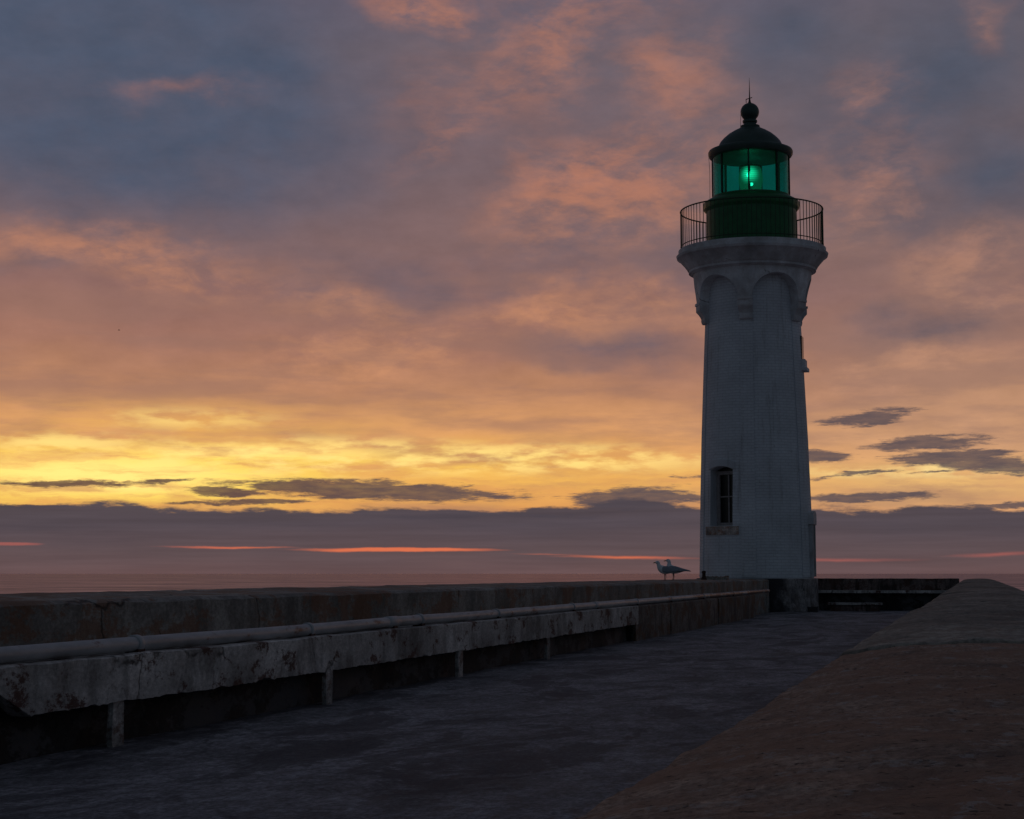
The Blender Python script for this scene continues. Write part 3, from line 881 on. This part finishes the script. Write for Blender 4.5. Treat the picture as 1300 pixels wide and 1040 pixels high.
# distant bird in flight
def far_bird():
    g0 = empty('flying_bird', (0, 0, 0), R(20))
    tag(g0, 'tiny dark bird gliding far off above the sea at the left', 'bird')
    bm = bmesh.new(); loft(bm, [(-.24, 0, .03, .01, 0), (-.1, 0, .05, .04, 0), (.05, .01, .06, .05, 0), (.17, .02, .035, .035, 0), (.24, .015, .012, .012, 0)], 10)
    link_mesh('body', bm, M['tail'], g0, True)
    for sd in (-1, 1):
        bm = bmesh.new()
        pr_ = [(0, .03, .10, .0), (.25, .12, .10, .02), (.45, .12, .085, .0), (.68, .05, .02, -.08)]
        top = [[bm.verts.new((x+.02, sd*y, z_+.012)), bm.verts.new((x-w, sd*y, z_)), bm.verts.new((x-w*.5, sd*y, z_-.008))] for (y, z_, w, x) in pr_]
        for A, B in zip(top, top[1:]):
            for k in range(3): bm.faces.new((A[k], A[(k+1) % 3], B[(k+1) % 3], B[k]))
        link_mesh('wing', bm, M['tail'], g0)
    return g0
fb = far_bird()
D = 330.; fb.location = (D*math.tan(R(-12.45)), D, 1.1+D/math.cos(R(12.45))*math.tan(R(7.55)))

# ------------------------------------------------------------------ sky
SUN_AZ, SUN_EL = -9.5, 2.6         # degrees, azimuth measured from +Y towards +X
world = bpy.data.worlds.new('World'); scene.world = world; world.use_nodes = True
g = N(world.node_tree); g.n.clear()
out = g.new('ShaderNodeOutputWorld')
gen = g.new('ShaderNodeTexCoord').outputs['Generated']
sep = g.new('ShaderNodeSeparateXYZ'); g.put(sep.inputs[0], gen)
az = g.math('MULTIPLY', g.math('ARCTAN2', sep.outputs[0], sep.outputs[1]), 57.2958)
el = g.math('MULTIPLY', g.math('ARCSINE', sep.outputs[2]), 57.2958)
cmb = g.new('ShaderNodeCombineXYZ'); g.put(cmb.inputs[0], az); g.put(cmb.inputs[1], el)
P0 = cmb.outputs[0]
# large soft warp and fine streaky warp
_, w1 = g.noise(g.mapping(P0, sc=(.22, .34, 1)), 1., 5, .55)
PW = g.vmath('ADD', P0, g.vmath('MULTIPLY', g.vmath('SUBTRACT', w1, (.5, .5, .5)), (5., 3.2, 0)))
_, w2 = g.noise(g.mapping(P0, sc=(.55, 2.3, 1)), 1., 5, .68)
PS = g.vmath('ADD', P0, g.vmath('MULTIPLY', g.vmath('SUBTRACT', w2, (.5, .5, .5)), (2.4, .42, 0)))
def blob(vec, a, e, ra, re, rot):
    m_ = g.mapping(vec, loc=(a, e, 0), rot=(0, 0, R(rot)), sc=(ra, re, 1), kind='TEXTURE')
    gr = g.new('ShaderNodeTexGradient', gradient_type='SPHERICAL'); g.put(gr.inputs[0], m_)
    return gr.outputs[1]
def blobs(vec, lst, mode='MAXIMUM'):
    r_ = None
    for it in lst:
        wt = 1.
        if len(it) == 6: wt = it[5]; it = it[:5]
        b_ = blob(vec, *it)
        if wt != 1.: b_ = g.math('MULTIPLY', b_, wt)
        r_ = b_ if r_ is None else g.math(mode, r_, b_)
    return r_
# base gradient by elevation
e_w = g.math('ADD', el, g.math('MULTIPLY', g.math('SUBTRACT', g.noise(g.mapping(P0, loc=(4, 1, 0), sc=(.10, .30, 1)), 1., 5, .55)[0], .5), 3.0))
T_ = lambda e: e/40
base = g.ramp(g.math('DIVIDE', e_w, 40., clamp=True), [
    (T_(0), srgb(212, 140, 82)), (T_(3.0), srgb(226, 160, 92)), (T_(4.2), srgb(220, 158, 104)), (T_(5.6), srgb(188, 134, 100)), (T_(7.0), srgb(164, 117, 99)),
    (T_(8.6), srgb(143, 106, 100)), (T_(10.5), srgb(130, 103, 102)), (T_(13.), srgb(116, 98, 103)), (T_(16.5), srgb(108, 97, 106)), (T_(22), srgb(88, 86, 110)), (T_(32), srgb(64, 70, 96)), (1., srgb(50, 58, 84))])
# grey-mauve patches
mg = g.smooth(blobs(PW, [(-4.31, 9.19, 4.272, 1.508, -6), (-12.60, 12.54, 7.539, 2.764, 0), (-1.29, 15.18, 4.021, 2.764, 20), (3.29, 7.20, 5.026, 1.005, 2), (1.02, 9.97, 3.769, 1.131, 8), (-14.68, 9.29, 2.764, 0.452, 0, .8), (13.20, 7.51, 4.272, 1.508, 5), (5.84, 10.42, 4.272, 1.508, 10), (13.30, 11.66, 3.267, 1.759, 20, .7)]), .0, .75)
gn, _ = g.noise(g.mapping(P0, loc=(1, 8, 0), rot=(0, 0, R(-20)), sc=(.35, .7, 1)), 1., 7, .6)
mg = g.math('MULTIPLY', mg, g.lin(gn, .3, .65, .35, .95))
c = g.mix(mg, base, srgb(112, 96, 103))
# blue openings
mb = g.smooth(blobs(PW, [(-14.15, 15.93, 13.067, 6.282, -12, 1.6), (-8.44, 15.75, 5.529, 2.262, 0), (13.39, 15.03, 6.534, 5.026, 30, .8), (9.22, 16.92, 5.026, 2.764, 0, .7), (15.96, 12.24, 4.021, 3.016, 0, .8)]), .0, .95)
mb = g.math('MULTIPLY', mb, g.lin(gn, .3, .62, .8, 1.))
c = g.mix(mb, c, srgb(78, 87, 107))
# salmon lit clouds, combed up to the right
pn, _ = g.noise(g.mapping(PW, rot=(0, 0, R(-38)), sc=(.30, .62, 1)), 1., 6, .60)
pf, _ = g.noise(g.mapping(P0, loc=(5, 5, 0), rot=(0, 0, R(-48)), sc=(.8, 2.4, 1)), 1., 6, .62)
pk = g.math('ADD', g.math('MULTIPLY', pn, .65), g.math('MULTIPLY', pf, .35))
wp = g.smooth(blobs(PW, [(3.07, 12.20, 5.277, 2.764, 14, 1.25), (1.03, 16.65, 7.539, 3.267, 30, .62), (-3.10, 17.96, 2.764, 1.005, 0, .9), (5.39, 15.36, 2.764, 3.016, 50, .6), (11.55, 15.01, 1.508, 1.759, 50, .5), (14.90, 16.82, 1.508, 1.256, 40, .45), (11.12, 12.24, 4.523, 2.513, 30, .6),
    (-12.53, 9.86, 9.047, 1.307, -5, .85), (2.79, 8.58, 7.036, 1.256, 3, .95), (14.44, 9.30, 4.272, 2.010, -10, .8), (-4.30, 6.94, 6.534, 1.508, 4, .9), (-10.93, 14.92, 4.272, 0.603, 10, .35), (-2.31, 13.69, 3.016, 1.005, 25, .6), (12.44, 6.06, 6.282, 1.256, 3, .8), (-5.07, 8.56, 5.026, 1.005, -8, .7)]), .0, .8)
mp_ = g.math('MULTIPLY', wp, g.smooth(pk, .36, .64))
pcol = g.mix(g.smooth(el, 6., 13., 0, 1), srgb(204, 144, 106), srgb(182, 122, 100))
c = g.mix(g.math('MULTIPLY', mp_, .85), c, pcol)
# fine overall cloud texture
tx, _ = g.noise(g.mapping(P0, rot=(0, 0, R(-12)), sc=(.4, .8, 1)), 1.3, 6, .62)
c = g.vmath('SCALE', c, g.lin(tx, .28, .72, .91, 1.09))
ly, _ = g.noise(g.mapping(P0, loc=(8, 3, 0), rot=(0, 0, R(4)), sc=(.15, .9, 1)), 1.2, 6, .55)
lyk = g.smooth(el, 7.5, 11.5, 1, .0)
c = g.mix(g.math('MULTIPLY', g.smooth(ly, .42, .64, 0, .5), lyk), c, srgb(150, 112, 100))
# the golden belt, streaked level, brightest round the hidden sun
st, _ = g.noise(g.mapping(PS, rot=(0, 0, R(2)), sc=(.16, 1.35, 1)), 1.6, 6, .60)
gw = blobs(P0, [(-12.37, 2.97, 15.580, 1.659, 0, 1.6), (-2.26, 3.04, 12.062, 1.206, 0, 1.05), (6.26, 3.03, 10.554, 1.106, -1, .9), (13.56, 2.91, 8.042, 1.106, 0, .85), (-10.47, 4.50, 10.806, 1.508, 0, .62), (-0.25, 3.82, 7.539, 1.005, 0, .6)])
gm = g.math('MULTIPLY', g.smooth(gw, .0, .95), g.lin(st, .36, .60, .22, 1.05), clamp=True)
core = g.math('MULTIPLY', g.smooth(blobs(P0, [(-12.37, 2.97, 10.554, 1.357, 0), (-8.00, 3.58, 10.554, 0.854, 0, .8)]), .0, .75), g.smooth(st, .36, .58, .35, 1.))
gold = g.mix(core, srgb(244, 184, 92), (1.04, .72, .13, 1))
c = g.mix(gm, c, gold)
# soft bright puffs along the belt and level streaks above it
th, _ = g.noise(g.mapping(P0, loc=(3, 3, 0), rot=(0, 0, R(-4)), sc=(.42, 1.5, 1)), 1.2, 5, .55, 0.)
tm = g.math('MULTIPLY', g.smooth(blobs(P0, [(-6.26, 3.67, 10.052, 0.854, 0, 1.), (-0.25, 3.62, 10.052, 0.704, 0, .95), (13.09, 3.18, 6.534, 0.352, 0, .8), (-10.47, 4.82, 4.775, 0.553, 0, .5), (-14.06, 4.02, 4.523, 0.553, 0, .7)]), .0, .7), g.smooth(th, .42, .62))
c = g.mix(g.math('MULTIPLY', tm, .85), c, (1.12, .80, .24, 1))
hot = g.smooth(blobs(P0, [(-13.09, 3.06, 6.534, 0.905, 0, 1.), (-12.12, 2.68, 3.769, 0.402, 0, .8), (-8.00, 3.81, 6.534, 0.352, 0, .8)]), .0, .9)
c = g.mix(g.math('MULTIPLY', hot, g.smooth(st, .36, .58, .35, .9)), c, (1.25, .90, .26, 1))
# the right-hand half is greyer
hs = g.new('ShaderNodeHueSaturation'); g.put(hs.inputs['Color'], c); g.put(hs.inputs['Saturation'], g.smooth(az, 2, 14, 1., .9)); g.put(hs.inputs['Value'], g.smooth(az, 2, 14, 1., .92))
c = hs.outputs[0]
# thin dark streak clouds
ed, _ = g.noise(g.mapping(P0, sc=(.9, 6.5, 1)), 1., 5, .72)
edo = g.math('MULTIPLY', g.math('SUBTRACT', ed, .5), 1.5)
dk = blobs(PS, [(-13.79, 2.76, 3.769, 0.176, 0), (-11.04, 2.84, 1.508, 0.126, 3), (-4.51, 2.61, 6.534, 0.452, -2, 1.3), (-7.24, 2.77, 2.262, 0.276, 0, 1.2), (-8.96, 2.56, 1.885, 0.226, 0, 1.1), (-7.98, 2.25, 2.764, 0.176, 0), (-9.44, 2.16, 2.262, 0.126, 0, .9),
    (3.76, 2.39, 2.764, 0.503, 3, 1.3), (4.51, 2.44, 2.513, 0.302, -2, 1.2), (6.26, 3.08, 1.508, 0.126, 2), (11.20, 4.86, 2.010, 0.327, 6, 1.25), (13.11, 4.04, 2.764, 0.327, 3, 1.1), (13.81, 3.59, 2.764, 0.327, 2, 1.35), (15.22, 3.32, 2.764, 0.377, -2, 1.3),
    (9.72, 3.62, 1.508, 0.251, 0, 1.3), (11.29, 3.13, 1.508, 0.126, 4, .9), (13.09, 3.16, 1.256, 0.101, 4, .8), (10.19, 3.00, 1.508, 0.101, 4, .8), (11.15, 2.37, 3.016, 0.201, 1, 1.15), (15.42, 2.11, 3.769, 0.176, 1, 1.), (-0.75, 1.82, 6.534, 0.176, 0, .8), (-14.48, 2.07, 2.262, 0.101, 0, .8)])
dm = g.smooth(g.math('ADD', dk, edo), .22, .66)
dm = g.math('MULTIPLY', dm, g.smooth(dk, .02, .12))
dcol = g.mix(g.smooth(az, -16, 6, 0, 1), srgb(94, 70, 66), srgb(92, 80, 84))
dm = g.math('MULTIPLY', dm, g.lin(g.noise(g.mapping(P0, loc=(7, 2, 0), sc=(.6, 3.5, 1)), 1.4, 5, .65)[0], .35, .6, .86, 1.))
c = g.mix(g.math('MULTIPLY', dm, .96), c, dcol)
# the bank along the horizon
bn, _ = g.noise(g.mapping(P0, sc=(.22, .9, 1)), 1.6, 6, .62)
top = g.math('ADD', 2.02, g.math('MULTIPLY', g.math('SUBTRACT', bn, .5), 1.0))
hump = g.math('ADD', blob(P0, 3.51, 2.19, 3.016, 25.130, 0), g.math('MULTIPLY', blob(P0, -15.42, 2.11, 6.534, 25.130, 0), .5))
top = g.math('ADD', top, g.math('MULTIPLY', hump, .30))
bank = g.smooth(g.math('SUBTRACT', top, el), -.06, .10)
lowm, _ = g.noise(g.mapping(P0, sc=(.10, .8, 1)), 1.5, 6, .6)
bcol = g.ramp(g.lin(g.math('ADD', el, g.math('MULTIPLY', g.math('SUBTRACT', lowm, .5), .7)), 0, 2.2, 0, 1), [(0, srgb(101, 79, 81)), (.3, srgb(92, 77, 81)), (.7, srgb(80, 72, 80)), (1, srgb(78, 70, 77))])
bl, _ = g.noise(g.mapping(P0, loc=(2, 6, 0), sc=(.12, 2.6, 1)), 1.2, 5, .62)
bcol = g.vmath('SCALE', bcol, g.lin(bl, .3, .7, .86, 1.14))
c = g.mix(g.math('MULTIPLY', bank, .985), c, bcol)
# red slits in the bank
_, w3 = g.noise(g.mapping(P0, sc=(.6, 2., 1)), 1., 6, .6)
PR = g.vmath('ADD', P0, g.vmath('MULTIPLY', g.vmath('SUBTRACT', w3, (.5, .5, .5)), (1.2, .13, 0)))
rd = blobs(PR, [(-3.62, 0.74, 4.775, 0.106, 0, 1.5), (-9.05, 0.81, 3.267, 0.070, 0, 1.1), (-15.61, 0.89, 1.508, 0.080, 0, 1.4), (3.74, 0.50, 4.021, 0.101, -1, .95), (10.14, 0.42, 4.523, 0.126, 0, .9), (15.14, 0.58, 2.764, 0.126, 2, .95), (1.00, 0.60, 2.262, 0.063, -1, .6)])
rm = g.math('MULTIPLY', g.smooth(rd, .25, 1.05), .88)
rcol = g.mix(g.smooth(blob(P0, -2.25, 0.70, 10.554, 10.052, 0), 0, .6), srgb(160, 92, 86), srgb(232, 118, 78))
c = g.mix(rm, c, rcol)
# away from the afterglow the sky is a dim dusk: the Nishita sky at a low sun
sky = g.new('ShaderNodeTexSky', sky_type='NISHITA'); sky.sun_disc = False
sky.sun_elevation = R(SUN_EL); sky.sun_rotation = R(SUN_AZ)
sky.air_density = 1.0; sky.dust_density = 1.5; sky.ozone_density = 3.
duskn = g.vmath('SCALE', sky.outputs[0], .07)
dusk = g.mix(.55, duskn, (.072, .078, .091, 1))
front = g.math('MULTIPLY', g.smooth(g.math('ABSOLUTE', az), 24, 75, 1, 0), g.smooth(el, 20, 48, 1, 0))
c = g.mix(front, dusk, c)
bgn = g.new('ShaderNodeBackground'); g.put(bgn.inputs[0], c); bgn.inputs[1].default_value = 1.
g.l.new(bgn.outputs[0], out.inputs[0])
world.cycles.sampling_method = 'MANUAL'; world.cycles.sample_map_resolution = 512

# faint sun filtered by the cloud belt
sd = bpy.data.lights.new('Sun', 'SUN'); sd.energy = .02; sd.angle = R(40); sd.color = (1, .62, .36)
so = bpy.data.objects.new('Sun', sd); COL.objects.link(so)
v = Vector((math.sin(R(SUN_AZ))*math.cos(R(SUN_EL)), math.cos(R(SUN_AZ))*math.cos(R(SUN_EL)), math.sin(R(SUN_EL))))
so.rotation_euler = v.to_track_quat('Z', 'Y').to_euler()
# the lit lamp in the lantern
ld = bpy.data.lights.new('LanternLamp', 'POINT'); ld.energy = 4.5; ld.color = (.3, 1, .6); ld.shadow_soft_size = .3
lo = bpy.data.objects.new('LanternLamp', ld); COL.objects.link(lo); lo.location = (TX, TY, 12.95)

# ------------------------------------------------------------------ camera
cd = bpy.data.cameras.new('Camera'); cam = bpy.data.objects.new('Camera', cd); COL.objects.link(cam)
cd.sensor_width = 36; cd.lens = 2280/1300*36; cd.shift_y = -45/1300
cd.clip_start = .05; cd.clip_end = 60000
cam.location = (0, 0, 1.1)
cam.rotation_euler = (R(90)+math.atan(253/2280), 0, 0)
scene.camera = cam
scene.view_settings.view_transform = 'Standard'; scene.view_settings.look = 'None'
scene.view_settings.exposure = 0; scene.view_settings.gamma = 1
scene.render.engine = 'CYCLES'
scene.cycles.transparent_max_bounces = 12
scene.cycles.max_bounces = 5; scene.cycles.diffuse_bounces = 3; scene.cycles.glossy_bounces = 3
